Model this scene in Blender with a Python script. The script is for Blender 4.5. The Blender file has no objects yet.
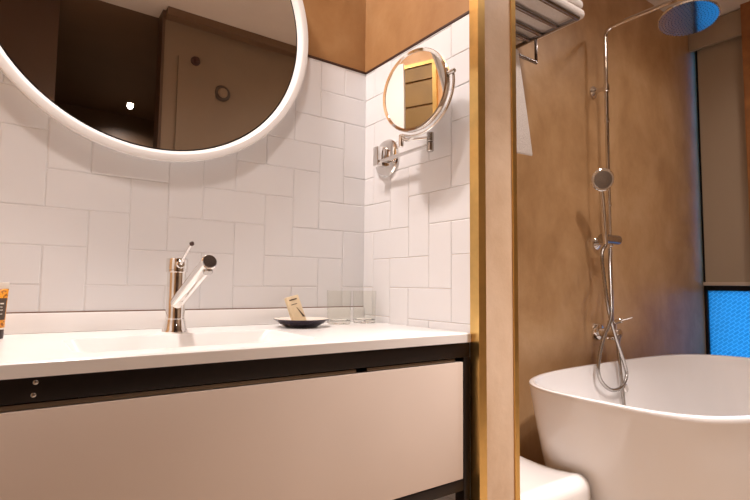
import bpy, bmesh, math, random
from mathutils import Vector, Matrix
S = bpy.context.scene
C = S.collection
random.seed(7)
PI = math.pi

# ------------------------------------------------------------------ camera
cam_d = bpy.data.cameras.new('camera'); cam = bpy.data.objects.new('camera', cam_d); C.objects.link(cam)
YAW, PITCH, ROLL = 0.619567, 0.0713556, 0.0104417
fw = Vector((math.sin(YAW)*math.cos(PITCH), math.cos(YAW)*math.cos(PITCH), math.sin(PITCH)))
rt = Vector((math.cos(YAW), -math.sin(YAW), 0)); up = rt.cross(fw)
r2 = rt*math.cos(ROLL) + up*math.sin(ROLL); u2 = up*math.cos(ROLL) - rt*math.sin(ROLL)
cam.matrix_world = Matrix((( r2.x, u2.x, -fw.x, 0), (r2.y, u2.y, -fw.y, 0), (r2.z, u2.z, -fw.z, 0), (0, 0, 0, 1)))
cam_d.sensor_width = 36; cam_d.lens = 24.03; cam_d.clip_start = 0.02; cam_d.clip_end = 60
S.camera = cam

# ------------------------------------------------------------------ world: dusk sky outside the window
w = bpy.data.worlds.new('dusk'); S.world = w; w.use_nodes = True
bg = w.node_tree.nodes['Background']; bg.inputs[0].default_value = (0.015, 0.25, 0.70, 1); bg.inputs[1].default_value = 3.4
S.view_settings.view_transform = 'Standard'; S.view_settings.look = 'None'
S.view_settings.gamma = 1; S.view_settings.use_curve_mapping = False
S.view_settings.exposure = 0.0

FLOOR, CEIL = -0.98, 1.92
WARM = (1.0, 0.89, 0.85)
def spot(name, loc, watts, target=None, size=150, radius=0.05, blend=0.8, col=WARM):
    l = bpy.data.lights.new(name, 'SPOT'); l.energy = watts; l.color = col
    l.spot_size = math.radians(size); l.spot_blend = blend; l.shadow_soft_size = radius
    o = bpy.data.objects.new(name, l); C.objects.link(o); o.location = loc
    d = (Vector(target) - Vector(loc)) if target else Vector((0, 0, -1))
    o.rotation_euler = d.to_track_quat('-Z', 'Y').to_euler()
    return o
# lamp positions: (x, y), watts, aim, beam, lens radius -- the fixtures that hold them are built below
DOWNLIGHTS = [((0.20, 1.36), 116, None, 140, 0.085), ((1.62, 0.10), 400, None, 80, 0.085), ((1.90, 0.45), 66, None, 150, 0.085),
              ((3.15, 0.75), 25, None, 150, 0.085), ((0.20, 0.75), 50, None, 150, 0.085), ((0.894, -2.70), 40, None, 150, 0.03)]  # lamp at the tub's window end is added to weaken the rose's shadow
for (x, y), W, aim, beam, rad in DOWNLIGHTS:
    spot('downlight_lamp', (x, y, CEIL - 0.03), W, aim, beam, rad)

# ------------------------------------------------------------------ materials
def mat(name, col, rough=0.5, metal=0.0, noise=0.0, scale=20.0, bump=0.0, bscale=80.0, coat=0.0, spec=0.5):
    m = bpy.data.materials.new(name); m.use_nodes = True
    nt = m.node_tree; b = nt.nodes['Principled BSDF']
    b.inputs['Base Color'].default_value = (*col, 1); b.inputs['Roughness'].default_value = rough
    b.inputs['Metallic'].default_value = metal; b.inputs['Coat Weight'].default_value = coat
    b.inputs['Specular IOR Level'].default_value = spec
    tc = nt.nodes.new('ShaderNodeTexCoord')
    if noise:
        n = nt.nodes.new('ShaderNodeTexNoise'); n.inputs['Scale'].default_value = scale; n.inputs['Detail'].default_value = 6
        nt.links.new(tc.outputs['Object'], n.inputs['Vector'])
        r = nt.nodes.new('ShaderNodeValToRGB')
        r.color_ramp.elements[0].position = 0.3; r.color_ramp.elements[1].position = 0.7
        r.color_ramp.elements[0].color = (*[max(0, c*(1-noise)) for c in col], 1)
        r.color_ramp.elements[1].color = (*[min(1, c*(1+noise)) for c in col], 1)
        nt.links.new(n.outputs['Fac'], r.inputs['Fac']); nt.links.new(r.outputs['Color'], b.inputs['Base Color'])
    if bump:
        n2 = nt.nodes.new('ShaderNodeTexNoise'); n2.inputs['Scale'].default_value = bscale; n2.inputs['Detail'].default_value = 4
        nt.links.new(tc.outputs['Object'], n2.inputs['Vector'])
        bp = nt.nodes.new('ShaderNodeBump'); bp.inputs['Strength'].default_value = bump; bp.inputs['Distance'].default_value = 0.01
        nt.links.new(n2.outputs['Fac'], bp.inputs['Height']); nt.links.new(bp.outputs['Normal'], b.inputs['Normal'])
    return m

def plaster(name, lo, mid, hi, rough=0.42):
    m = bpy.data.materials.new(name); m.use_nodes = True
    nt = m.node_tree; b = nt.nodes['Principled BSDF']; b.inputs['Roughness'].default_value = rough
    tc = nt.nodes.new('ShaderNodeTexCoord')
    mp = nt.nodes.new('ShaderNodeMapping'); mp.inputs['Scale'].default_value = (1, 1, 0.75)
    nt.links.new(tc.outputs['Object'], mp.inputs['Vector'])
    n = nt.nodes.new('ShaderNodeTexNoise'); n.inputs['Scale'].default_value = 3.4; n.inputs['Detail'].default_value = 9
    n.inputs['Roughness'].default_value = 0.62; n.inputs['Distortion'].default_value = 0.25
    nt.links.new(mp.outputs['Vector'], n.inputs['Vector'])
    r = nt.nodes.new('ShaderNodeValToRGB'); e = r.color_ramp.elements
    e[0].position = 0.3; e[0].color = (*lo, 1); e[1].position = 0.72; e[1].color = (*hi, 1)
    x = e.new(0.5); x.color = (*mid, 1)
    nt.links.new(n.outputs['Fac'], r.inputs['Fac']); nt.links.new(r.outputs['Color'], b.inputs['Base Color'])
    n2 = nt.nodes.new('ShaderNodeTexNoise'); n2.inputs['Scale'].default_value = 28; n2.inputs['Detail'].default_value = 5
    nt.links.new(tc.outputs['Object'], n2.inputs['Vector'])
    bp = nt.nodes.new('ShaderNodeBump'); bp.inputs['Strength'].default_value = 0.12; bp.inputs['Distance'].default_value = 0.01
    nt.links.new(n2.outputs['Fac'], bp.inputs['Height']); nt.links.new(bp.outputs['Normal'], b.inputs['Normal'])
    return m

def glass(name, col=(1, 1, 1)):
    # thin clear glass: straight-through transmission plus a Fresnel reflection
    m = bpy.data.materials.new(name); m.use_nodes = True
    nt = m.node_tree; nt.nodes.remove(nt.nodes['Principled BSDF']); out = nt.nodes['Material Output']
    t = nt.nodes.new('ShaderNodeBsdfTransparent'); t.inputs[0].default_value = (*col, 1)
    g = nt.nodes.new('ShaderNodeBsdfGlossy'); g.inputs['Roughness'].default_value = 0.02
    f = nt.nodes.new('ShaderNodeFresnel'); f.inputs[0].default_value = 1.35
    mx = nt.nodes.new('ShaderNodeMixShader')
    ge = nt.nodes.new('ShaderNodeNewGeometry'); sb = nt.nodes.new('ShaderNodeMath'); sb.operation = 'SUBTRACT'; sb.use_clamp = True
    nt.links.new(f.outputs[0], sb.inputs[0]); nt.links.new(ge.outputs['Backfacing'], sb.inputs[1])
    nt.links.new(sb.outputs[0], mx.inputs[0]); nt.links.new(t.outputs[0], mx.inputs[1]); nt.links.new(g.outputs[0], mx.inputs[2])
    nt.links.new(mx.outputs[0], out.inputs['Surface'])
    return m
def solid_glass(name, col=(1, 1, 1)):
    m = bpy.data.materials.new(name); m.use_nodes = True
    b = m.node_tree.nodes['Principled BSDF']
    b.inputs['Base Color'].default_value = (*col, 1); b.inputs['Transmission Weight'].default_value = 1
    b.inputs['Roughness'].default_value = 0.02; b.inputs['IOR'].default_value = 1.45
    return m

def emitter(name, col, st):
    m = bpy.data.materials.new(name); m.use_nodes = True
    b = m.node_tree.nodes['Principled BSDF']
    b.inputs['Emission Color'].default_value = (*col, 1); b.inputs['Emission Strength'].default_value = st
    return m

M = {
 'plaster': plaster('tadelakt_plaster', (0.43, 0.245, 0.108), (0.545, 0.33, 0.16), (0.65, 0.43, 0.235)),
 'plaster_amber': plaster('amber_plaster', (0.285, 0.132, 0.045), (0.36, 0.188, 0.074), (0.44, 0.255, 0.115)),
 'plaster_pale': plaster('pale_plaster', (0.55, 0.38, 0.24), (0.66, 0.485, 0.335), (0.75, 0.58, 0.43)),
 'tile': mat('white_glazed_tile', (0.775, 0.772, 0.782), 0.13, noise=0.02, scale=3, bump=0.02, bscale=9),
 'grout': mat('grout', (0.78, 0.76, 0.75), 0.8, noise=0.05),
 'solid': mat('white_solid_surface', (0.90, 0.885, 0.87), 0.22, noise=0.01, scale=8),
 'acrylic': mat('white_acrylic', (0.87, 0.855, 0.85), 0.16, noise=0.01, scale=4, coat=0.3),
 'stool': mat('white_moulded_plastic', (0.86, 0.84, 0.82), 0.25, noise=0.01, scale=6),
 'frame_white': mat('white_lacquer', (0.80, 0.785, 0.77), 0.25, noise=0.01),
 'drawer': mat('cream_lacquer', (0.74, 0.63, 0.55), 0.38, noise=0.015, scale=5),
 'black': mat('black_powder_coat', (0.010, 0.006, 0.005), 0.4, spec=0.3, noise=0.2, scale=60, bump=0.03, bscale=300),
 'gap': mat('dark_brown_trim', (0.05, 0.018, 0.010), 0.5, noise=0.1),
 'joint': mat('brown_shadow_line', (0.22, 0.13, 0.09), 0.7, noise=0.1),  # brown standing in for the shadow line above the upstand
 'chrome': mat('chrome', (0.82, 0.80, 0.78), 0.06, 1.0, noise=0.01),
 'chrome_dull': mat('brushed_steel', (0.46, 0.44, 0.42), 0.25, 1.0, noise=0.03),
 'rack': mat('dark_chrome', (0.36, 0.35, 0.36), 0.2, 1.0, noise=0.03),
 'nozzle': mat('rubber_nozzles', (0.10, 0.09, 0.09), 0.6, noise=0.05),
 'plate': mat('dark_chrome_plate', (0.55, 0.54, 0.55), 0.07, 1.0, noise=0.01),
 'brass': mat('polished_brass', (0.80, 0.53, 0.19), 0.30, 1.0, noise=0.06, scale=30),
 'mirror': mat('mirror_silver', (0.88, 0.86, 0.83), 0.0, 1.0),
 'alu': mat('champagne_aluminium', (0.20, 0.155, 0.11), 0.45, 0.6, noise=0.03),
 'towel': mat('white_terry', (0.80, 0.75, 0.71), 0.95, noise=0.05, scale=150, bump=0.5, bscale=260),
 'blind': mat('taupe_blind_fabric', (0.40, 0.31, 0.22), 0.9, noise=0.04, scale=200, bump=0.1, bscale=400),
 'blind_rail': mat('taupe_rail', (0.55, 0.44, 0.34), 0.45, noise=0.02),
 'ceiling': mat('ceiling_paint', (0.80, 0.72, 0.64), 0.85, noise=0.02, scale=6),
 'floor': mat('stone_floor', (0.46, 0.37, 0.29), 0.35, noise=0.12, scale=5),
 'brown': mat('brown_lacquer', (0.17, 0.10, 0.055), 0.45, noise=0.06, scale=4),
 'olive': mat('olive_brown_veneer', (0.19, 0.11, 0.028), 0.5, noise=0.15, scale=10),
 'brown_dark': mat('dark_brown_lacquer', (0.09, 0.05, 0.03), 0.45, noise=0.06, scale=4),
 'wall_paint': mat('beige_paint', (0.23, 0.165, 0.11), 0.8, noise=0.03, scale=5),
 'wood': mat('amber_wood', (0.30, 0.12, 0.035), 0.45, noise=0.25, scale=12),
 'navy': mat('dark_glazed_ceramic', (0.045, 0.035, 0.05), 0.2, noise=0.1),
 'cream_glaze': mat('cream_glaze', (0.78, 0.72, 0.64), 0.2, noise=0.02),
 'card': mat('cream_card', (0.70, 0.57, 0.38), 0.7, noise=0.05, scale=60),
 'ink': mat('dark_ink', (0.07, 0.045, 0.03), 0.6, noise=0.05),
 'glass': glass('clear_glass', (0.985, 0.985, 0.97)),
 'glass_base': solid_glass('thick_glass', (0.97, 0.96, 0.92)),
 'sensor': mat('sensor_plastic', (0.07, 0.045, 0.03), 0.6, noise=0.03),
 'red': mat('dark_red_metal', (0.05, 0.014, 0.010), 0.4, noise=0.05),
 'cap': mat('dark_brown_cap', (0.035, 0.014, 0.010), 0.35, noise=0.05),
 'lamp': emitter('lamp_glow', (1.0, 0.80, 0.58), 14),
}
def tube_label():
    m = bpy.data.materials.new('orange_floral_print'); m.use_nodes = True
    nt = m.node_tree; b = nt.nodes['Principled BSDF']; b.inputs['Roughness'].default_value = 0.35
    tc = nt.nodes.new('ShaderNodeTexCoord')
    v = nt.nodes.new('ShaderNodeTexNoise'); v.inputs['Scale'].default_value = 210; v.inputs['Detail'].default_value = 2
    nt.links.new(tc.outputs['Object'], v.inputs['Vector'])
    r = nt.nodes.new('ShaderNodeValToRGB'); e = r.color_ramp.elements
    e[0].position = 0.38; e[0].color = (0.30, 0.09, 0.01, 1); e[1].position = 0.5; e[1].color = (0.80, 0.33, 0.02, 1)
    nt.links.new(v.outputs['Fac'], r.inputs['Fac']); nt.links.new(r.outputs['Color'], b.inputs['Base Color'])
    return m
M['orange'] = tube_label()
def window_glass():
    # patterned privacy glass: translucent with a woven relief, lit by the sky behind it
    m = bpy.data.materials.new('patterned_glass'); m.use_nodes = True
    nt = m.node_tree; nt.nodes.remove(nt.nodes['Principled BSDF'])
    out = nt.nodes['Material Output']
    tc = nt.nodes.new('ShaderNodeTexCoord')
    mp = nt.nodes.new('ShaderNodeMapping'); mp.inputs['Rotation'].default_value = (math.radians(38), 0, 0)
    nt.links.new(tc.outputs['Object'], mp.inputs['Vector'])
    br = nt.nodes.new('ShaderNodeSeparateXYZ'); nt.links.new(mp.outputs['Vector'], br.inputs[0])
    cb = nt.nodes.new('ShaderNodeCombineXYZ'); nt.links.new(br.outputs['Y'], cb.inputs['X']); nt.links.new(br.outputs['Z'], cb.inputs['Y'])
    bk = nt.nodes.new('ShaderNodeTexBrick'); bk.inputs['Scale'].default_value = 1
    bk.inputs['Brick Width'].default_value = 0.042; bk.inputs['Row Height'].default_value = 0.021
    bk.inputs['Mortar Size'].default_value = 0.0035; bk.inputs['Mortar Smooth'].default_value = 0.6
    bk.inputs['Color1'].default_value = (0.55, 0.60, 0.62, 1); bk.inputs['Color2'].default_value = (0.62, 0.66, 0.68, 1)
    bk.inputs['Mortar'].default_value = (0.95, 0.95, 0.95, 1)
    nt.links.new(cb.outputs[0], bk.inputs['Vector'])
    bu = nt.nodes.new('ShaderNodeBump'); bu.inputs['Strength'].default_value = 0.6; bu.inputs['Distance'].default_value = 0.004
    nt.links.new(bk.outputs['Fac'], bu.inputs['Height'])
    tr = nt.nodes.new('ShaderNodeBsdfTranslucent'); gl = nt.nodes.new('ShaderNodeBsdfGlossy'); gl.inputs['Roughness'].default_value = 0.15
    nt.links.new(bk.outputs['Color'], tr.inputs['Color'])
    nt.links.new(bu.outputs[0], tr.inputs['Normal']); nt.links.new(bu.outputs[0], gl.inputs['Normal'])
    mx = nt.nodes.new('ShaderNodeMixShader'); mx.inputs[0].default_value = 0.06
    nt.links.new(tr.outputs[0], mx.inputs[1]); nt.links.new(gl.outputs[0], mx.inputs[2]); nt.links.new(mx.outputs[0], out.inputs['Surface'])
    return m
M['pane'] = window_glass()

# ------------------------------------------------------------------ mesh helpers
def nb(): return bmesh.new()
def obj(name, bm, m, parent=None, smooth=True, loc=None):
    bmesh.ops.recalc_face_normals(bm, faces=bm.faces)
    me = bpy.data.meshes.new(name); bm.to_mesh(me); bm.free()
    o = bpy.data.objects.new(name, me); C.objects.link(o)
    me.materials.append(M[m])
    if smooth:
        for p in me.polygons: p.use_smooth = True
        try: me.set_sharp_from_angle(angle=math.radians(35))
        except Exception: pass
    if parent: 
        o.parent = parent
        o.matrix_parent_inverse = Matrix.Translation(-parent.location)
    return o
def box(bm, x0, x1, y0, y1, z0, z1, bev=0.0, seg=2):
    t = bmesh.new()
    bmesh.ops.create_cube(t, size=1)
    for v in t.verts:
        v.co = Vector(((x0+x1)/2 + v.co.x*(x1-x0), (y0+y1)/2 + v.co.y*(y1-y0), (z0+z1)/2 + v.co.z*(z1-z0)))
    if bev: bmesh.ops.bevel(t, geom=t.edges[:], offset=bev, segments=seg, affect='EDGES', profile=0.5)
    merge(bm, t)
    return bm
def merge(bm, t, mx=None):
    me = bpy.data.meshes.new('tmp'); t.to_mesh(me); t.free()
    if mx: me.transform(mx)
    bm.from_mesh(me); bpy.data.meshes.remove(me)
def frame_from(axis):
    a = Vector(axis).normalized()
    h = Vector((0, 0, 1)) if abs(a.z) < 0.9 else Vector((1, 0, 0))
    x = h.cross(a).normalized(); y = a.cross(x)
    return x, y, a
def lathe(bm, prof, origin=(0, 0, 0), axis=(0, 0, 1), seg=48, closed=False):
    """prof: list of (radius, height along axis)"""
    x, y, a = frame_from(axis); o = Vector(origin); rings = []
    for r, h in prof:
        if r < 1e-6: rings.append([bm.verts.new(o + a*h)])
        else: rings.append([bm.verts.new(o + a*h + x*r*math.cos(2*PI*k/seg) + y*r*math.sin(2*PI*k/seg)) for k in range(seg)])
    pairs = list(zip(rings, rings[1:])) + ([(rings[-1], rings[0])] if closed else [])
    for A, B in pairs:
        for k in range(seg):
            k2 = (k+1) % seg
            if len(A) == 1 and len(B) == 1: continue
            if len(A) == 1: bm.faces.new((A[0], B[k], B[k2]))
            elif len(B) == 1: bm.faces.new((A[k], B[0], A[k2]))
            else: bm.faces.new((A[k], B[k], B[k2], A[k2]))
    return bm
def cyl(bm, p0, p1, r, seg=24, bev=0.0, r1=None):
    p0, p1 = Vector(p0), Vector(p1); L = (p1-p0).length; r1 = r if r1 is None else r1
    b = min(bev, r*0.45, L*0.45)
    prof = [(0, 0), (r-b, 0)] + ([(r, b)] if b else []) + ([(r1, L-b)] if b else [(r1, L)]) + ([(r1-b, L)] if b else []) + [(0, L)]
    return lathe(bm, prof, p0, p1-p0, seg)
def catmull(pts, n=10):
    P = [Vector(p) for p in pts]; P = [P[0]*2-P[1]] + P + [P[-1]*2-P[-2]]; out = []
    for i in range(1, len(P)-2):
        a, b, c, d = P[i-1:i+3]
        for k in range(n):
            t = k/n
            out.append(0.5*((2*b) + (c-a)*t + (2*a-5*b+4*c-d)*t*t + (3*b-a-3*c+d)*t**3))
    out.append(P[-2]); return out
def tube(bm, path, r, seg=14, caps=True):
    P = [Vector(p) for p in path]; rings = []; ref = None
    for i, p in enumerate(P):
        t = (P[min(i+1, len(P)-1)] - P[max(i-1, 0)]).normalized()
        if ref is None:
            ref = Vector((0, 0, 1)).cross(t)
            if ref.length < 0.05: ref = Vector((1, 0, 0)).cross(t)
        ref = (ref - t*ref.dot(t)).normalized(); bi = t.cross(ref)
        rr = r[i] if isinstance(r, (list, tuple)) else r
        rings.append([bm.verts.new(p + ref*rr*math.cos(2*PI*k/seg) + bi*rr*math.sin(2*PI*k/seg)) for k in range(seg)])
    for A, B in zip(rings, rings[1:]):
        for k in range(seg): bm.faces.new((A[k], A[(k+1) % seg], B[(k+1) % seg], B[k]))
    if caps: bm.faces.new(rings[0]); bm.faces.new(rings[-1])
    return bm
def fillet(pts, rad, n=8):
    P = [Vector(p) for p in pts]; out = [P[0]]
    for a, b, c in zip(P, P[1:], P[2:]):
        u, v = (a-b).normalized(), (c-b).normalized(); s, e = b+u*rad, b+v*rad
        for k in range(n+1):
            t = k/n; out.append(s*(1-t)**2 + b*2*t*(1-t) + e*t*t)
    out.append(P[-1]); return out
def loft(bm, loops, cap_first=True, cap_last=True):
    R = [[bm.verts.new(p) for p in L] for L in loops]; n = len(R[0])
    for A, B in zip(R, R[1:]):
        for k in range(n): bm.faces.new((A[k], A[(k+1) % n], B[(k+1) % n], B[k]))
    if cap_first: bm.faces.new(R[0])
    if cap_last: bm.faces.new(R[-1])
    return bm
def thing(name, label, cat, loc, group=None):
    o = bpy.data.objects.new(name, None); C.objects.link(o); o.location = loc; o.empty_display_size = 0.05
    return tag(o, label, cat, group)
def tag(o, label, cat, group=None):
    o['label'] = label; o['category'] = cat
    if group: o['group'] = group
    return o
def struct(name, bm, m, parent=None, smooth=False):
    o = obj(name, bm, m, parent, smooth)
    if not parent: o['kind'] = 'structure'
    return o

# ------------------------------------------------------------------ room shell
XW, YB = 1.065, 1.566          # tiled faces
XWIN = 3.957
PB, PW = 1.574, 1.069          # plaster faces
struct('floor', box(nb(), -0.7, 4.3, -3.4, 1.8, FLOOR-0.1, FLOOR), 'floor')
struct('ceiling', box(nb(), -0.7, 4.3, -3.4, 1.8, CEIL, CEIL+0.1), 'ceiling')
struct('ceiling_passage', box(nb(), 0.145, 1.80, -3.15, -0.68, CEIL-0.0008, CEIL+0.0002), 'brown')
wall_back = struct('wall_back', box(nb(), -0.55, 1.10, PB, PB+0.12, FLOOR, CEIL), 'plaster_amber')
struct('wall_shower', box(nb(), 1.10, 4.3, PB, PB+0.12, FLOOR, CEIL), 'plaster')
struct('wall_left', box(nb(), -0.55, -0.45, -0.83, PB, FLOOR, CEIL), 'plaster')
struct('wall_passage', box(nb(), -0.55, 0.145, -3.25, -0.83, FLOOR, CEIL), 'brown_dark')
struct('wall_end', box(nb(), 0.145, 1.9, -3.25, -3.15, FLOOR, CEIL), 'brown')
struct('wall_front', box(nb(), 0.76, 4.3, -0.67, -0.55, FLOOR, CEIL), 'wall_paint')
struct('wall_entry', box(nb(), 1.80, 1.9, -3.15, -0.67, FLOOR, CEIL), 'brown')
# partition between vanity and shower
partition = struct('wall_partition', box(nb(), PW, 1.231, 0.989, PB, FLOOR, CEIL), 'plaster_pale')
amber = nb(); box(amber, PW-0.003, PW, 1.02, PB, 0.826, CEIL)
struct('wall_partition_plaster', amber, 'plaster_amber', partition)
# brass corner profiles
def brass(name, xa, xb, side):
    bm = nb(); box(bm, xa, xb, 0.984, 0.989, FLOOR, CEIL)
    if side < 0: box(bm, XW-0.001, XW+0.004, 0.984, 1.018, FLOOR, CEIL)
    else: box(bm, 1.231, 1.235, 0.984, 1.012, FLOOR, CEIL)
    return struct(name, bm, 'brass')
brass('trim_1', XW+0.004, 1.094, -1)
brass('trim_2', 1.216, 1.231, 1)
# dark joint along the top of the tiling
bm = nb(); box(bm, -0.45, XW, YB-0.002, PB, 0.820, 0.827); box(bm, XW-0.002, PW, 1.018, YB, 0.820, 0.827)
struct('trim_3', bm, 'gap')
struct('upstand_shadow_line', box(nb(), -0.45, XW-0.001, YB-0.0012, YB+0.001, -0.0792, -0.0762), 'joint')  # shadow line on top of the upstand, painted as a thin brown strip

# herringbone tiles ------------------------------------------------
TM = 0.1024; Z0 = -0.0056
def herring(bm, u0, ua, ub, za, zb, put, mirror=False):
    """two-to-one tiles laid herringbone; put(u, z, d) -> point d in front of the wall"""
    def tile(c0, c1, r0, r1):
        if mirror: ul, uh = u0 - c1*TM, u0 - c0*TM
        else: ul, uh = u0 + c0*TM, u0 + c1*TM
        zl, zh = Z0 + r0*TM, Z0 + r1*TM
        ul, uh, zl, zh = max(ul, ua), min(uh, ub), max(zl, za), min(zh, zb)
        if uh-ul < 0.006 or zh-zl < 0.006: return
        g, ch, t = 0.0005, 0.0036, 0.0078
        tl = [random.uniform(-0.0005, 0.0003) for _ in range(2)]
        base = [bm.verts.new(put(u, z, 0)) for u, z in ((ul+g, zl+g), (uh-g, zl+g), (uh-g, zh-g), (ul+g, zh-g))]
        midv = [bm.verts.new(put(u, z, t-0.0018)) for u, z in ((ul+g, zl+g), (uh-g, zl+g), (uh-g, zh-g), (ul+g, zh-g))]
        G = g+ch*0.45
        mid2 = [bm.verts.new(put(u, z, t-0.0006)) for u, z in ((ul+G, zl+G), (uh-G, zl+G), (uh-G, zh-G), (ul+G, zh-G))]
        G = g+ch
        top = [bm.verts.new(put(u, z, t + (tl[0] if i in (0, 3) else 0) + (tl[1] if i in (0, 1) else 0))) for i, (u, z) in enumerate(((ul+G, zl+G), (uh-G, zl+G), (uh-G, zh-G), (ul+G, zh-G)))]
        for A, B in ((base, midv), (midv, mid2), (mid2, top)):
            for k in range(4): bm.faces.new((A[k], A[(k+1) % 4], B[(k+1) % 4], B[k]))
        bm.faces.new(top)
    for b in range(-11, 10):
        for a in range(-8, 13):
            if (a-b) % 4 == 2: tile(a, a+2, b, b+1)
            if (a-b) % 4 == 0: tile(a, a+1, b-1, b+1)
bm = nb(); herring(bm, 0.0497, -0.45, XW+0.003, FLOOR, 0.820, lambda u, z, d: Vector((u, PB-d, z)))
struct('tile_panel', bm, 'tile', wall_back)
bm = nb(); box(bm, -0.45, XW, PB-0.005, PB-0.0005, FLOOR, 0.820)
struct('grout_bed', bm, 'grout', wall_back)
bm = nb(); herring(bm, 0.9946, 1.018, YB+0.003, FLOOR, 0.820, lambda u, z, d: Vector((PW+0.0038-d, u, z)), mirror=False)
struct('tile_panel', bm, 'tile', partition)
# the room behind, seen in the mirror
bm = nb(); box(bm, 0.76, 3.9, -0.55, -0.47, 1.86, CEIL-0.001)
struct('trim_5', bm, 'brown')
struct('trim_6', box(nb(), 0.742, 0.76, -0.68, -0.54, FLOOR, CEIL), 'brown_dark')
struct('trim_7', box(nb(), 0.856, 1.125, -0.55, -0.535, FLOOR, 1.62), 'wall_paint')

# brass-edged brown panelling over the left end of the counter, seen only in the magnifying mirror
bm = nb()
for z0, z1 in ((0.84, 1.12), (1.13, 1.27), (1.28, 1.36)): box(bm, -0.449, -0.435, 1.12, 1.300, z0, z1, 0.002)
struct('door_1', bm, 'olive')
bm = nb(); box(bm, -0.45, -0.430, 1.300, 1.325, -0.13, 1.385); box(bm, -0.45, -0.430, 1.12, 1.300, 1.365, 1.385)
struct('trim_8', bm, 'brass')
struct('door_2', box(nb(), -0.449, -0.43, 0.55, 1.115, FLOOR, 1.40), 'frame_white')

# window in the right wall, set back in a reveal ----------------------
WT, WB, WF = 1.83, -0.80, 4.05
bm = nb()
box(bm, XWIN, XWIN+0.22, -0.6, 1.19, FLOOR, CEIL); box(bm, XWIN, XWIN+0.22, 1.19, PB, WT, CEIL)
box(bm, XWIN, XWIN+0.22, 1.19, PB, FLOOR, WB)
struct('wall_right', bm, 'plaster')
struct('trim_4', box(nb(), 3.88, XWIN, 1.17, 1.225, WB, CEIL-0.001), 'wood')
bm = nb()
for y0, y1, z0, z1 in ((1.554, PB, WB, WT), (1.19, 1.554, WT-0.04, WT), (1.19, 1.554, WB, WB+0.04), (1.19, 1.554, -0.010, 0.030), (1.19, 1.225, WB, WT)):
    box(bm, WF, WF+0.05, y0, y1, z0, z1, 0.003)
window = struct('window_1', bm, 'black')
bm = nb(); box(bm, WF+0.022, WF+0.028, 1.20, 1.558, WB+0.01, WT-0.01)
struct('pane', bm, 'pane', window)
# roller blind
bl = thing('roller_blind', 'taupe fabric roller blind drawn halfway down the window above the bathtub', 'blind', (3.975, 1.37, 1.85))
obj('blind_fabric', box(nb(), 3.990, 3.992, 1.232, 1.537, 0.048, 1.80), 'blind', bl)
obj('bottom_bar', box(nb(), 3.980, 4.002, 1.232, 1.552, 0.026, 0.050, 0.003), 'blind_rail', bl)
obj('cassette', box(nb(), 3.925, 3.956, 1.228, 1.570, 1.735, 1.912, 0.004), 'blind', bl)

# ------------------------------------------------------------------ vanity
CX0 = -0.44
van = thing('vanity_cabinet', 'wide vanity cabinet with black metal frame and cream drawer front under the white countertop', 'cabinet', (0.31, 1.28, FLOOR))
bm = nb()
zt0, zt1 = -0.1985, -0.158
for y0, y1 in ((1.016, 1.05), (1.52, 1.55)):
    box(bm, CX0, 1.060, y0, y1, zt0 if y0 < 1.2 else zt1-0.03, zt1, 0.0015)
    box(bm, CX0+0.026, 1.036, y0, y1, -0.562, -0.533, 0.0015)
for x0, x1 in ((CX0, CX0+0.026), (1.034, 1.060)):
    box(bm, x0, x1, 1.05, 1.52, zt1-0.03, zt1, 0.0015)
    box(bm, x0, x1, 1.05, 1.52, -0.562, -0.533, 0.0015)
obj('frame', bm, 'black', van)
for x0, x1 in ((CX0, CX0+0.026), (1.035, 1.0605)):
    for y0, y1 in ((1.015, 1.05), (1.52, 1.55)):
        obj('leg', box(nb(), x0, x1, y0, y1, FLOOR, zt0, 0.0015), 'black', van)
dr = obj('drawer', box(nb(), CX0+0.029, 1.0325, 1.0155, 1.034, -0.530, -0.2110, 0.0015), 'drawer', van)
for x0, x1 in ((CX0+0.05, 0.676), (0.708, 1.004)):
    bm = nb(); box(bm, x0, x1, 1.020, 1.024, -0.2095, -0.2012, 0.0008); box(bm, x0, x1, 1.020, 1.033, -0.2095, -0.2080, 0.0005)
    obj('finger_pull', bm, 'alu', dr)
bm = nb(); box(bm, CX0+0.05, 1.01, 1.034, 1.50, -0.525, -0.235)
obj('drawer_box', bm, 'gap', van)
for x, z in ((0.034, -0.166), (0.032, -0.1865)):
    bm = nb(); lathe(bm, [(0, 0), (0.0042, 0), (0.0040, 0.0012), (0.0025, 0.002), (0, 0.0021)], (x, 1.016, z), (0, -1, 0), 16)
    obj('screw', bm, 'chrome_dull', van)

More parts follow.
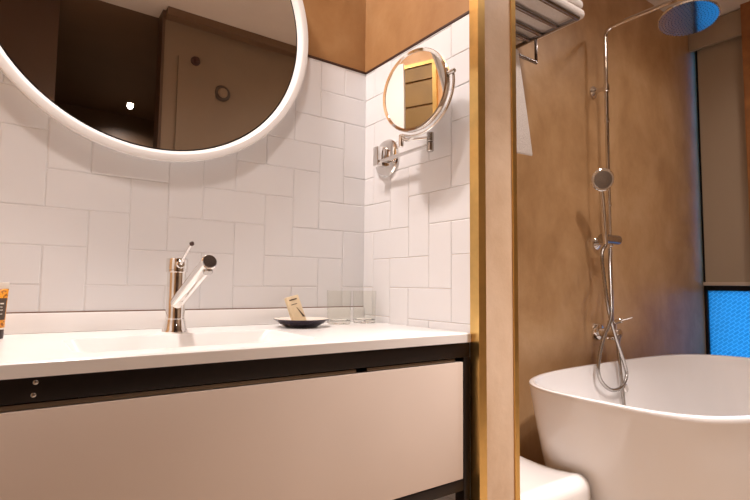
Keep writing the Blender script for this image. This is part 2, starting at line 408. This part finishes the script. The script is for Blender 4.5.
# countertop with moulded basin
def rrect(x0, x1, y0, y1, r, z, n=8):
    out = []
    for cx, cy, a in ((x1-r, y1-r, 0), (x0+r, y1-r, 90), (x0+r, y0+r, 180), (x1-r, y0+r, 270)):
        for k in range(n+1):
            t = math.radians(a + 90*k/n); out.append(Vector((cx+r*math.cos(t), cy+r*math.sin(t), z)))
    return out
def counter():
    bm = nb(); zt, zb = -0.131, -0.157
    X0, X1, Y0, Y1 = CX0, 1.0635, 1.012, YB-0.0005
    o_top = rrect(X0+.003, X1-.003, Y0+.003, Y1-.003, 0.002, zt); o_mid = rrect(X0, X1, Y0, Y1, 0.004, zt-0.003)
    o_bot = rrect(X0, X1, Y0, Y1, 0.004, zb)
    i0 = rrect(0.092, 0.615, 1.088, 1.378, 0.03, zt); i1 = rrect(0.094, 0.612, 1.091, 1.375, 0.03, zt-0.004)
    i2 = rrect(0.125, 0.56, 1.102, 1.362, 0.035, zt-0.07); i3 = rrect(0.15, 0.53, 1.13, 1.335, 0.03, zt-0.082)
    loft(bm, [i3, i2, i1, i0, o_top, o_mid, o_bot], True, False)
    # underside, with the bowl showing beneath
    j0 = rrect(0.08, 0.627, 1.078, 1.388, 0.03, zb); j1 = rrect(0.11, 0.57, 1.095, 1.37, 0.03, zt-0.095)
    vs = {tuple(round(c, 6) for c in v.co): v for v in bm.verts}
    ob = [vs[tuple(round(c, 6) for c in p)] for p in o_bot]
    J0 = [bm.verts.new(p) for p in j0]; J1 = [bm.verts.new(p) for p in j1]
    for A, B in ((ob, J0), (J0, J1)):
        for k in range(len(A)): bm.faces.new((A[k], A[(k+1) % len(A)], B[(k+1) % len(A)], B[k]))
    bm.faces.new(J1)
    return bm
ct = tag(obj('countertop', counter(), 'solid'), 'white solid surface countertop with a shallow moulded basin on the black framed cabinet', 'countertop')
tag(obj('upstand', box(nb(), CX0, XW-0.002, 1.556, YB-0.0005, -0.1308, -0.0795, 0.002), 'solid'), 'low white upstand strip along the back edge of the countertop under the tiles', 'backsplash')
bm = nb(); lathe(bm, [(0, 0.0), (0.022, 0.0), (0.022, 0.003), (0.018, 0.005), (0, 0.005)], (0.345, 1.25, -0.2132), (0, 0, 1), 32)
obj('drain', bm, 'chrome', ct)

# faucet
FX, FY, CT = 0.3615, 1.456, -0.131
fa = thing('faucet', 'chrome single-lever basin faucet with angled spout standing on the white countertop', 'faucet', (FX, FY, CT))
bm = nb(); lathe(bm, [(0, 0), (0.0335, 0), (0.0335, 0.003), (0.0318, 0.006), (0.0268, 0.030), (0.0262, 0.034), (0, 0.032)], (FX, FY, CT), (0, 0, 1), 48)
obj('base', bm, 'chrome', fa)
bm = nb(); lathe(bm, [(0, 0.032), (0.0250, 0.032), (0.0258, 0.036), (0.0250, 0.040), (0.0250, 0.162), (0.0288, 0.164), (0.0288, 0.168), (0, 0.168)], (FX, FY, CT), (0, 0, 1), 48)
obj('body', bm, 'chrome', fa)
bm = nb(); lathe(bm, [(0, 0.168), (0.0283, 0.1685), (0.0288, 0.172), (0.0288, 0.198), (0.027, 0.201), (0, 0.202)], (FX, FY, CT), (0, 0, 1), 48)
hd = obj('handle', bm, 'chrome', fa)
bm = nb(); cyl(bm, (FX, FY-0.026, 0.053), (FX, FY-0.042, 0.053), 0.011, 24, 0.002)
tube(bm, [(FX, FY-0.034, 0.052), (FX, FY-0.09, 0.082), (FX, FY-0.136, 0.102)], [0.0048, 0.0042, 0.0038], 16)
obj('lever', bm, 'chrome', hd)
bm = nb(); lathe(bm, [(0, -0.007), (0.004, -0.0055), (0.0062, 0), (0.004, 0.0055), (0, 0.007)], (FX, FY-0.138, 0.103), (0, -0.9, 0.4), 20)
obj('lever_tip', bm, 'gap', hd)
s0, s1 = Vector((FX, FY-0.008, -0.054)), Vector((FX, FY-0.290, 0.052))
bm = nb(); cyl(bm, s0, s1, 0.0178, 40, 0.003)
sp = obj('spout', bm, 'chrome', fa)
d = (s1-s0).normalized()
bm = nb(); cyl(bm, s1-d*0.001, s1+d*0.0022, 0.0163, 40, 0.001)
obj('end_cap', bm, 'rack', sp)
bm = nb(); pa = s1 - d*0.018; dn = Vector((0, -0.36, -0.93))
cyl(bm, pa, pa+dn*0.023, 0.0115, 32, 0.002); obj('aerator', bm, 'chrome_dull', sp)

# amenity tube
tb = thing('toiletry_tube', 'orange printed toiletry tube with a dark label standing on the countertop left of the faucet', 'tube', (-0.040, 1.46, CT))
bm = nb(); lathe(bm, [(0, 0), (0.0205, 0), (0.0215, 0.002), (0.0215, 0.020), (0.020, 0.0215), (0, 0.0215)], (-0.040, 1.46, CT), (0, 0, 1), 40); obj('cap', bm, 'cap', tb)
def tube_ring(z, rx, ry, n=32): return [Vector((-0.040+rx*math.cos(2*PI*k/n), 1.46+ry*math.sin(2*PI*k/n), z)) for k in range(n)]
bm = nb(); loft(bm, [tube_ring(CT+0.0255+h, a, b) for h, a, b in ((0, .0225, .0225), (0.03, .0232, .0215), (0.06, .0245, .017), (0.085, .0260, .009), (0.0895, .0265, .0045))]); obj('squeeze_body', bm, 'orange', tb)
bm = nb(); loft(bm, [tube_ring(CT+h, a, b) for h, a, b in ((0.0215, .0215, .0215), (0.0255, .0225, .0225))]); obj('neck_band', bm, 'cream_glaze', tb)
bm = nb(); box(bm, -0.067, -0.013, 1.4575, 1.4625, CT+0.115, CT+0.130, 0.001); obj('crimp', bm, 'cream_glaze', tb)
# label wrapped on the tube: follows the oval section
bm = nb(); rows = []
for h, a, b in ((0.018, .02315, .0226), (0.03, .0234, .0218), (0.06, .0247, .0173), (0.068, .0252, .0148)):
    rows.append([bm.verts.new(Vector((-0.040+a*math.cos(t), 1.46+b*math.sin(t), CT+0.0255+h))) for t in [math.radians(-150+130*k/20) for k in range(21)]])
for A, B in zip(rows, rows[1:]):
    for k in range(20): bm.faces.new((A[k], A[k+1], B[k+1], B[k]))
lab = obj('label_panel', bm, 'ink', tb)
bm = nb()
for h0, h1, a0, a1 in ((0.054, 0.057, -62, -42), (0.047, 0.0485, -66, -48), (0.040, 0.0415, -64, -44), (0.031, 0.0325, -66, -46)):
    q = []
    for h, ang in ((h0, a0), (h0, a1), (h1, a1), (h1, a0)):
        k = (h-0.03)/0.03; a, b = .0234+.0013*k+.0006, .0218-.0045*k+.0006; tt = math.radians(ang)
        q.append(bm.verts.new(Vector((-0.040+a*math.cos(tt), 1.46+b*math.sin(tt), CT+0.0255+h))))
    bm.faces.new(q)
obj('label_print', bm, 'cream_glaze', lab)

# soap dish + packet
DX, DY = 0.735, 1.425
sd = thing('soap_dish', 'shallow dark boat-shaped soap dish on the countertop holding a cream packet', 'dish', (DX, DY, CT))
bm = nb(); lathe(bm, [(0, 0), (0.046, 0), (0.050, 0.002), (0.070, 0.012), (0.087, 0.0245), (0.0868, 0.0255)], (DX, DY, CT), (0, 0, 1), 56)
lathe(bm, [(0.0868, 0.0255), (0.0845, 0.0250), (0.068, 0.0145), (0.048, 0.006), (0, 0.0055)], (DX, DY, CT), (0, 0, 1), 56)
bmesh.ops.remove_doubles(bm, verts=bm.verts, dist=1e-5)
o = obj('bowl', bm, 'navy', sd)
bm = nb(); lathe(bm, [(0.0860, 0.0259), (0.0845, 0.0256), (0.068, 0.0151), (0.048, 0.0066), (0, 0.0061)], (DX, DY, CT), (0, 0, 1), 56)
obj('glaze', bm, 'cream_glaze', sd)
pk = thing('soap_packet', 'small cream card soap packet leaning in the dark dish', 'packet', (0.722, 1.435, CT+0.008))
mx = Matrix.Translation((0.732, 1.43, CT+0.0115)) @ Matrix.Rotation(math.radians(-14), 4, 'Y') @ Matrix.Rotation(math.radians(-16), 4, 'X')
t = nb(); box(t, -0.0215, 0.0215, -0.009, 0.009, 0, 0.088, 0.0015); bm = nb(); merge(bm, t, mx); obj('sleeve', bm, 'card', pk)
t = nb(); box(t, -0.014, 0.012, -0.0097, -0.0090, 0.0745, 0.0785); bm = nb(); merge(bm, t, mx); obj('printed_line', bm, 'ink', pk)
t = nb(); box(t, -0.012, 0.008, -0.0096, -0.0090, 0.060, 0.062); bm = nb(); merge(bm, t, mx); obj('printed_line', bm, 'ink', pk)
t = nb()
vv = [t.verts.new(p) for p in ((0.002, -0.0094, 0.050), (0.0205, -0.0094, 0.014), (0.013, -0.0094, 0.016), (0.002, -0.0105, 0.050), (0.0205, -0.0105, 0.014), (0.013, -0.0105, 0.016))]
for f in ((0, 1, 2), (5, 4, 3), (0, 3, 4, 1), (1, 4, 5, 2), (2, 5, 3, 0)): t.faces.new([vv[k] for k in f])
bm = nb(); merge(bm, t, mx); obj('cut_notch', bm, 'ink', pk)

# two tumblers
def tumbler(x, y, label):
    t = thing('tumbler', label, 'glass', (x, y, CT), 'clear tumblers on the countertop')
    bm = nb(); lathe(bm, [(0.0400, 0.0145), (0.0425, 0.112), (0.0420, 0.1132), (0.0408, 0.112), (0.0385, 0.0147)], (x, y, CT), (0, 0, 1), 56)
    obj('glass_wall', bm, 'glass', t)
    bm = nb(); lathe(bm, [(0, 0.0005), (0.037, 0.0005), (0.0395, 0.003), (0.0400, 0.0140), (0.037, 0.0142), (0.033, 0.0115), (0, 0.0105)], (x, y, CT), (0, 0, 1), 56)
    obj('glass_base', bm, 'glass_base', t)
    return t
tumbler(0.900, 1.470, 'clear glass tumbler on the countertop right beside the dark soap dish')
tumbler(1.008, 1.475, 'clear glass tumbler on the countertop tucked into the tiled corner')

# ------------------------------------------------------------------ round wall mirror
MX, MZ, MR = 0.311, 0.839, 0.4826
wm = thing('wall_mirror', 'large round mirror with a white frame on the tiled wall above the basin', 'mirror', (MX, YB, MZ))
bm = nb()
lathe(bm, [(0.440, 0.0005), (MR-0.006, 0.0005), (MR-0.004, 0.004), (MR, 0.036), (MR-0.002, 0.040), (MR-0.020, 0.042), (MR-0.024, 0.040), (MR-0.034, 0.0245), (MR-0.034, 0.012), (0.440, 0.012)], (MX, YB, MZ), (0, -1, 0), 128, closed=True)
obj('mirror_frame', bm, 'frame_white', wm)
bm = nb(); lathe(bm, [(0.441, 0.0125), (MR-0.0345, 0.0125), (MR-0.0345, 0.0190), (0.444, 0.0190), (0.444, 0.0125)], (MX, YB, MZ), (0, -1, 0), 128)
obj('shadow_gap', bm, 'black', wm)
bm = nb(); lathe(bm, [(0, 0.0125), (0.4435, 0.0125), (0.4435, 0.0205), (0, 0.0205)], (MX, YB, MZ), (0, -1, 0), 128)
obj('mirror_glass', bm, 'mirror', wm)

# ------------------------------------------------------------------ magnifying mirror on its folding arm
mg = thing('magnifying_mirror', 'round chrome magnifying mirror on a folding arm fixed to the tiled side wall', 'mirror', (XW, 1.410, 0.456))
BY, BZ = 1.418, 0.457
bm = nb(); lathe(bm, [(0, 0), (0.067, 0), (0.068, 0.006), (0.064, 0.012), (0.045, 0.019), (0, 0.021)], (XW, BY, BZ), (-1, 0, 0), 56)
obj('wall_plate', bm, 'chrome', mg)
AX = 1.020
bm = nb(); box(bm, AX-0.012, XW-0.012, BY-0.014, BY+0.014, BZ-0.034, BZ+0.034, 0.003); obj('hinge_block', bm, 'chrome', mg)
JY = 1.142; JZ = 0.446
bm = nb(); cyl(bm, (AX, BY, JZ-0.009), (AX, JY, JZ-0.009), 0.0062, 20); obj('arm', bm, 'chrome', mg)
bm = nb(); cyl(bm, (AX, JY, JZ-0.030), (AX, JY, JZ-0.0005), 0.011, 28, 0.002); cyl(bm, (AX, JY, JZ+0.0005), (AX, JY, JZ+0.030), 0.011, 28, 0.002); obj('joint', bm, 'chrome_dull', mg)
dc = Vector((0.955, 1.140, 0.593)); th = math.radians(10.5); nrm = Vector((-math.cos(th), -math.sin(th), 0.0)); tang = Vector((math.sin(th), -math.cos(th), 0))
R = 0.127
stem = Vector((dc.x+0.006, dc.y+0.028, 0)) 
bm = nb(); cyl(bm, (AX, JY, JZ+0.014), (stem.x, 1.215, JZ+0.010), 0.0052, 20); obj('arm', bm, 'chrome', mg)
bm = nb(); cyl(bm, (stem.x, 1.212, JZ-0.012), (stem.x, 1.212, JZ+0.028), 0.0085, 24, 0.002)
tube(bm, catmull([(stem.x, 1.212, JZ+0.024), (dc.x+0.010, 1.185, 0.452), (dc.x+0.012, 1.155, 0.4575)], 8), 0.0055, 14)
# half-ring yoke carrying the disc at its two pivots
yk = [dc + (tang*math.cos(a) + Vector((0, 0, 1))*math.sin(a))*(R+0.009) - nrm*0.010 for a in [math.radians(-115 + 125*k/40) for k in range(41)]]
tube(bm, yk, 0.0042, 12); obj('yoke', bm, 'chrome', mg)
bm = nb(); pv = dc + (tang*math.cos(math.radians(8)) + Vector((0, 0, 1))*math.sin(math.radians(8)))*R
pd = (pv-dc).normalized(); cyl(bm, pv - pd*0.002, pv + pd*0.022, 0.0065, 20, 0.0015); obj('pivot_knob', bm, 'chrome_dull', mg)
bm = nb(); lathe(bm, [(R-0.010, 0.006), (R-0.002, 0.008), (R, 0.004), (R, -0.006), (R-0.004, -0.010), (0, -0.012)], dc, nrm, 72)
lathe(bm, [(R-0.010, 0.006), (R-0.0105, 0.003)], dc, nrm, 72)
bmesh.ops.remove_doubles(bm, verts=bm.verts, dist=1e-5); obj('rim', bm, 'chrome', mg)
bm = nb(); prof = [(0, 0.0028-0.0)]; Rm = R-0.0102
prof = [(Rm*k/24, 0.0042 + 0.0003*(k/24)**2) for k in range(25)]
lathe(bm, prof, dc, nrm, 72); obj('mirror_glass', bm, 'mirror', mg)

# ------------------------------------------------------------------ towel rack and towels
RX0, RX1 = 1.30, 1.95
tr = thing('towel_rack', 'dark chrome wall rack of parallel rails with a lower hanging bar, above the toilet corner', 'rack', (1.62, PB, 1.19))
tr['label'] = 'dark chrome towel rack of parallel rails high on the plaster wall'
RZ = 1.185
for y in (1.216, 1.235): pass
for y, r in ((1.218, 0.0115), (1.318, 0.0105), (1.404, 0.0105), (1.470, 0.0105)):
    bm = nb(); cyl(bm, (RX0, y, RZ), (RX1+(0.004 if y < 1.25 else 0), y, RZ), r, 18, 0.001); obj('rail', bm, 'rack', tr)
for x in (RX0+0.004, RX1-0.004):
    bm = nb(); box(bm, x-0.006, x+0.006, 1.214, PB-0.004, RZ-0.012, RZ+0.004, 0.002); obj('side_bracket', bm, 'rack', tr)
    bm = nb(); lathe(bm, [(0, 0), (0.022, 0), (0.022, 0.006), (0, 0.008)], (x, PB, RZ-0.004), (0, -1, 0), 28); obj('wall_flange', bm, 'rack', tr)
    bm = nb(); box(bm, x-0.005, x+0.005, 1.427, 1.439, 1.058, RZ-0.010, 0.002); obj('hanger', bm, 'rack', tr)
bm = nb(); cyl(bm, (RX0, 1.433, 1.060), (RX1, 1.433, 1.060), 0.008, 18, 0.001); obj('hanging_bar', bm, 'rack', tr)

def folded(x0, x1, y0, y1, z0, h, layers, name, label, group=None):
    """folded terry towel: rounded stack of layers, the fold rolling over at the front and the end"""
    bm = nb(); th = h/layers
    for i in range(layers):
        z = z0 + i*th; ins = 0.004*((i*7) % 3)
        t = nb(); box(t, x0, x1-ins, y0+ins, y1, z+0.0004, z+th, min(th*0.48, 0.02), 5)
        for v in t.verts: v.co.z += 0.0015*math.sin(v.co.x*23+i)*0.5
        merge(bm, t)
    o = obj(name, bm, 'towel'); return tag(o, label, 'towel', group)
folded(1.33, 2.010, 1.212, 1.53, RZ+0.0118, 0.088, 2, 'folded_towel', 'folded white bath towel lying directly on the rails of the chrome rack')
folded(1.35, 1.99, 1.215, 1.53, RZ+0.1010, 0.085, 2, 'folded_towel', 'folded white bath towel on top of another towel on the rack')
# hanging towel over the lower bar
bm = nb(); nx, nz = 26, 26; front = []; x0, x1 = 1.38, 1.800
def hang_loop(z, f, y_mid):
    L = []
    for k in range(nx+1):
        u = k/nx; x = x0 + (x1 + 0.055*f - x0)*u
        L.append(Vector((x, y_mid + 0.006*math.sin(u*9+2*f), z)))
    return L
rows = []
for i in range(nz+1):
    f = 1 - i/nz; rows.append([bm.verts.new(p) for p in hang_loop(0.585 + (1.060-0.585)*(1-f), f, 1.4195 - 0.020*f)])
for a in [math.radians(180 - 180*k/8) for k in range(1, 8)]:
    rows.append([bm.verts.new(Vector((x0+(x1-x0)*k/nx, 1.433+0.0135*math.cos(a), 1.060+0.0135*math.sin(a)))) for k in range(nx+1)])
for i in range(nz+1):
    f = i/nz; rows.append([bm.verts.new(p) for p in hang_loop(1.060 - 0.40*f, f, 1.4465 + 0.012*f)])
for A, B in zip(rows, rows[1:]):
    for k in range(nx): bm.faces.new((A[k], A[k+1], B[k+1], B[k]))
o = tag(obj('hanging_towel', bm, 'towel'), 'white towel hanging from the lower bar of the chrome rack', 'towel')
sm = o.modifiers.new('thickness', 'SOLIDIFY'); sm.thickness = 0.007; sm.offset = 1
ss = o.modifiers.new('soft', 'SUBSURF'); ss.levels = 1; ss.render_levels = 1
# stitched hem bands near its bottom edge
bm = nb()
# ------------------------------------------------------------------ bathtub
def se(cx, cy, a, b, n, z, N=120):
    out = []
    for k in range(N):
        t = 2*PI*k/N; c, s = math.cos(t), math.sin(t)
        out.append(Vector((cx+a*math.copysign(abs(c)**(2/n), c), cy+b*math.copysign(abs(s)**(2/n), s), z)))
    return out
TX, TY, TA, TB, TN, TZ = 2.527, 0.993, 0.891, 0.462, 3.5, -0.385
bm = nb(); L = []
for off, z, n in ((0.100, FLOOR, 3.0), (0.090, FLOOR+0.004, 3.0), (0.078, FLOOR+0.06, 3.1), (0.055, FLOOR+0.19, 3.2), (0.034, FLOOR+0.33, 3.35), (0.015, FLOOR+0.47, 3.45), (0.002, TZ-0.022, 3.5), (-0.001, TZ-0.010, 3.5), (0.001, TZ-0.003, 3.5), (0.006, TZ, 3.5), (0.016, TZ, 3.5), (0.021, TZ-0.003, 3.5), (0.024, TZ-0.012, 3.5), (0.045, TZ-0.14, 3.4), (0.075, TZ-0.29, 3.2), (0.115, TZ-0.40, 3.0), (0.17, TZ-0.455, 2.8), (0.26, TZ-0.47, 2.6), (0.38, TZ-0.474, 2.4)):
    L.append(se(TX, TY, TA-off, TB-off, n, z))
loft(bm, L)
tub = tag(obj('bathtub', bm, 'acrylic'), 'white freestanding oval bathtub under the shower beside the window', 'bathtub')
bm = nb(); lathe(bm, [(0, 0), (0.022, 0), (0.022, 0.004), (0.017, 0.008), (0, 0.009)], (2.62, TY+TB-0.0515, TZ-0.135), (0, -1, 0.12), 28)
obj('overflow', bm, 'chrome', tub)

# ------------------------------------------------------------------ stool: saddle bench bent from one sheet
bm = nb(); sx0, sx1 = 1.285, 1.656; prof = []
y0, y1, zt = 1.016, 1.400, -0.642
def saddle(y): 
    u = (y-(y0+y1)/2)/((y1-y0)/2); return zt - 0.026*(1-u*u) - 0.010*(u > 0)*u*u
top = [(y0+0.045+(y1-y0-0.09)*k/24) for k in range(25)]
outer = [(y0, FLOOR+0.001), (y0, zt-0.20), (y0, zt-0.075)] + [(y0+0.045-0.045*math.cos(math.radians(a)), saddle(y0+0.045)-0.045+0.045*math.sin(math.radians(a))) for a in (0, 15, 30, 45, 60, 75)] + [(y, saddle(y)) for y in top] + [(y1-0.045+0.045*math.cos(math.radians(a)), saddle(y1-0.045)-0.045+0.045*math.sin(math.radians(a))) for a in (75, 60, 45, 30, 15, 0)] + [(y1, zt-0.075), (y1, zt-0.2), (y1, FLOOR+0.001)]
def offs(P, d):
    out = []
    for i, p in enumerate(P):
        a, b = P[max(i-1, 0)], P[min(i+1, len(P)-1)]; tx, tz = b[0]-a[0], b[1]-a[1]; l = math.hypot(tx, tz)
        out.append((p[0]+d*tz/l, p[1]-d*tx/l))
    return out
inner = offs(outer, 0.028); mid = offs(outer, 0.004); mid2 = offs(outer, 0.024)
secs = []
for P, dx in ((mid, 0.0), (outer, 0.006)): pass
loop_defs = [(outer, sx0+0.006), (outer, sx1-0.006), (mid, sx1), (mid2, sx1), (inner, sx1-0.006), (inner, sx0+0.006), (mid2, sx0), (mid, sx0)]
V = [[bm.verts.new((x, p[0], p[1])) for p in P] for P, x in loop_defs]
for i in range(len(V)):
    A, B = V[i], V[(i+1) % len(V)]
    for k in range(len(A)-1): bm.faces.new((A[k], A[k+1], B[k+1], B[k]))
bm.faces.new([v[0] for v in V]); bm.faces.new([v[-1] for v in V])
tag(obj('stool', bm, 'stool'), 'low white moulded stool with a dipped seat standing between partition and bathtub', 'stool')

# ------------------------------------------------------------------ shower column
PX, PY = 2.655, 1.490
sc = thing('shower_column', 'tall chrome shower column with a round overhead rose fixed to the plaster wall over the bathtub', 'shower', (PX, PY, -0.24))
HC = Vector((2.66, 1.060, 1.352))
HN = Vector((0.176, 0.070, 0.981)).normalized()   # the rose hangs slightly tilted towards the room
bm = nb()
path = fillet([(PX, PY, -0.235), (PX, PY, 1.471), (HC.x+0.008, HC.y+0.004, 1.474), (HC.x+0.008, HC.y+0.004, 1.402)], 0.06, 10)
tube(bm, path, 0.0118, 16); obj('riser_pipe', bm, 'chrome', sc)
bm = nb()
for z, r in ((0.93, 0.0140), (0.455, 0.0140)): cyl(bm, (PX, PY, z), (PX, PY, z+0.02), r, 20, 0.001)
obj('pipe_joint', bm, 'chrome', sc)
for z in (1.128, 0.250):
    bm = nb(); lathe(bm, [(0, 0), (0.034, 0), (0.034, 0.010), (0.022, 0.022), (0.012, 0.028), (0.012, PB-PY), (0, PB-PY)], (PX, PB, z), (0, -1, 0), 28)
    cyl(bm, (PX, PY, z-0.022), (PX, PY, z+0.022), 0.0175, 24, 0.003); obj('wall_bracket', bm, 'chrome', sc)
# sliding holder
bm = nb(); cyl(bm, (PX-0.100, PY-0.010, 0.268), (PX+0.070, PY-0.010, 0.268), 0.026, 28, 0.006)
obj('slider', bm, 'chrome_dull', sc)
# mixer valve
VZ = -0.205
bm = nb(); lathe(bm, [(0, 0), (0.050, 0), (0.050, 0.012), (0.042, 0.024), (0.024, 0.030), (0.022, PB-PY), (0, PB-PY)], (PX-0.012, PB, VZ-0.038), (0, -1, 0), 36)
obj('wall_flange', bm, 'chrome', sc)
bm = nb(); cyl(bm, (PX-0.012, PY+0.02, VZ-0.038), (PX-0.012, PY-0.055, VZ-0.038), 0.025, 32, 0.004)
cyl(bm, (PX, PY, VZ-0.075), (PX, PY, VZ+0.030), 0.0235, 32, 0.004); obj('valve_body', bm, 'chrome', sc)
bm = nb(); cyl(bm, (PX, PY-0.02, VZ+0.022), (PX+0.004, PY-0.055, VZ+0.034), 0.013, 24, 0.003)
tube(bm, [(PX+0.004, PY-0.045, VZ+0.034), (PX+0.016, PY-0.075, VZ+0.042), (PX+0.026, PY-0.100, VZ+0.052)], [0.0055, 0.0048, 0.0045], 14); obj('lever', bm, 'chrome', sc)
# filling tube from the valve into the tub
bm = nb(); tube(bm, fillet([(PX-0.012, PY-0.05, VZ-0.045), (PX-0.085, 1.412, VZ-0.080), (2.545, 1.370, -0.62)], 0.02, 6), 0.0085, 14); obj('filler_tube', bm, 'chrome_dull', sc)
# overhead rose
HR = 0.134
sh = None
bm = nb(); lathe(bm, [(0, 0.052), (0.014, 0.052), (0.018, 0.040), (0.018, 0.020), (0.045, 0.014), (0.125, 0.008), (HR-0.003, 0.004), (HR, 0.0), (HR, -0.006), (HR-0.004, -0.010), (0, -0.0105)], HC, HN, 72)
sh = obj('shower_head', bm, 'chrome', sc)
bm = nb(); hx, hy, _ = frame_from(HN)
for ring in range(1, 10):
    rr = ring*0.0142; n = 6*ring
    for k in range(n):
        a = 2*PI*(k+0.5*(ring % 2))/n
        lathe(bm, [(0.0026, 0.0), (0.0018, 0.0016), (0, 0.0018)], HC + hx*rr*math.cos(a) + hy*rr*math.sin(a) - HN*0.0112, -HN, 6)
obj('nozzles', bm, 'nozzle', sh)
bm = nb(); lathe(bm, [(0, -0.0100), (HR-0.005, -0.0100), (HR-0.006, -0.0113), (0, -0.0113)], HC, HN, 72)
obj('spray_plate', bm, 'plate', sh)

# hand shower with its hose
hs = thing('hand_shower', 'chrome hand shower with a looped metal hose resting in the slider of the shower column', 'shower', (PX-0.06, PY-0.03, 0.285))
b0 = Vector((2.520, 1.436, 0.225)); b1 = Vector((2.470, 1.425, 0.490))
bm = nb(); pts = [b0, b0.lerp(b1, 0.3), b0.lerp(b1, 0.7), b1, b1+Vector((-0.012, -0.004, 0.040))]
pts = catmull(pts, 8); tube(bm, pts, [0.0105+0.0055*math.sin(PI*min(1, i/len(pts)*1.1)) for i in range(len(pts))], 18); obj('handle', bm, 'chrome', hs)
hc = b1 + Vector((-0.018, -0.014, 0.074)); hn = Vector((-0.55, -0.78, -0.28)).normalized()
bm = nb(); lathe(bm, [(0, -0.022), (0.024, -0.020), (0.050, -0.008), (0.060, 0.004), (0.060, 0.011), (0.055, 0.015), (0, 0.016)], hc, hn, 40); obj('spray_head', bm, 'chrome', hs)
bm = nb(); lathe(bm, [(0, 0.0162), (0.044, 0.0162), (0.046, 0.0175), (0.024, 0.0195), (0, 0.0195)], hc, hn, 36); obj('spray_face', bm, 'rack', hs)
bm = nb()
hose = catmull([b0+Vector((0, 0, 0.004)), (2.445, 1.415, 0.17), (2.440, 1.400, 0.02), (2.462, 1.395, -0.117), (2.516, 1.390, -0.257), (2.583, 1.388, -0.384), (2.600, 1.386, -0.455), (2.538, 1.384, -0.506), (2.442, 1.384, -0.506), (2.356, 1.386, -0.448), (2.345, 1.388, -0.373), (2.398, 1.390, -0.251), (2.455, 1.380, -0.145), (2.520, 1.415, 0.0), (2.580, 1.450, 0.13), (PX-0.024, PY-0.016, 0.215)], 14)
rad = [0.0088 + 0.0008*(1 if i % 2 else -1) for i in range(len(hose))]
tube(bm, hose, rad, 12); obj('hose', bm, 'chrome_dull', hs)

# ------------------------------------------------------------------ ceiling fittings
for i, ((x, y), W, aim, beam, rad) in enumerate(DOWNLIGHTS):
    lab = ['recessed round downlight in the ceiling over the basin', 'recessed round downlight in the ceiling in front of the stool', 'recessed round downlight in the ceiling over the near end of the bathtub', 'recessed round downlight added over the window end of the bathtub to weaken shadows', 'recessed round downlight in the ceiling left of the vanity front', 'glowing recessed downlight in the brown ceiling at the end of the passage'][i]
    t = thing('ceiling_downlight', lab, 'downlight', (x, y, CEIL), 'recessed ceiling downlights')
    bm = nb(); lathe(bm, [(rad, -0.001), (rad+0.014, -0.001), (rad+0.014, -0.004), (rad+0.006, -0.007), (rad, -0.004)], (x, y, CEIL), (0, 0, 1), 36, closed=True); obj('bezel', bm, 'frame_white', t)
    bm = nb(); lathe(bm, [(0, -0.001), (rad, -0.001), (rad, -0.003), (0, -0.003)], (x, y, CEIL), (0, 0, 1), 36); obj('lens', bm, 'lamp', t)
t = thing('smoke_detector', 'round dark smoke detector on the beige wall reflected in the big mirror', 'detector', (1.177, -0.55, 1.417))
bm = nb(); lathe(bm, [(0, 0), (0.058, 0), (0.060, 0.012), (0.052, 0.020), (0, 0.021)], (1.177, -0.55, 1.417), (0, 1, 0), 36); obj('base', bm, 'sensor', t)
bm = nb(); lathe(bm, [(0, 0.021), (0.036, 0.021), (0.036, 0.030), (0.028, 0.040), (0, 0.042)], (1.177, -0.55, 1.417), (0, 1, 0), 36); obj('sensor_head', bm, 'wall_paint', t)
t = thing('sprinkler', 'small dark red sprinkler on the beige wall reflected in the big mirror', 'sprinkler', (0.973, -0.535, 1.607))
bm = nb(); lathe(bm, [(0, 0), (0.034, 0), (0.032, 0.008), (0.014, 0.012), (0, 0.012)], (0.973, -0.535, 1.607), (0, 1, 0), 28); obj('escutcheon', bm, 'red', t)
bm = nb(); lathe(bm, [(0, 0.012), (0.008, 0.012), (0.008, 0.035), (0.018, 0.037), (0.018, 0.041), (0, 0.042)], (0.973, -0.535, 1.607), (0, 1, 0), 24); obj('deflector', bm, 'red', t)
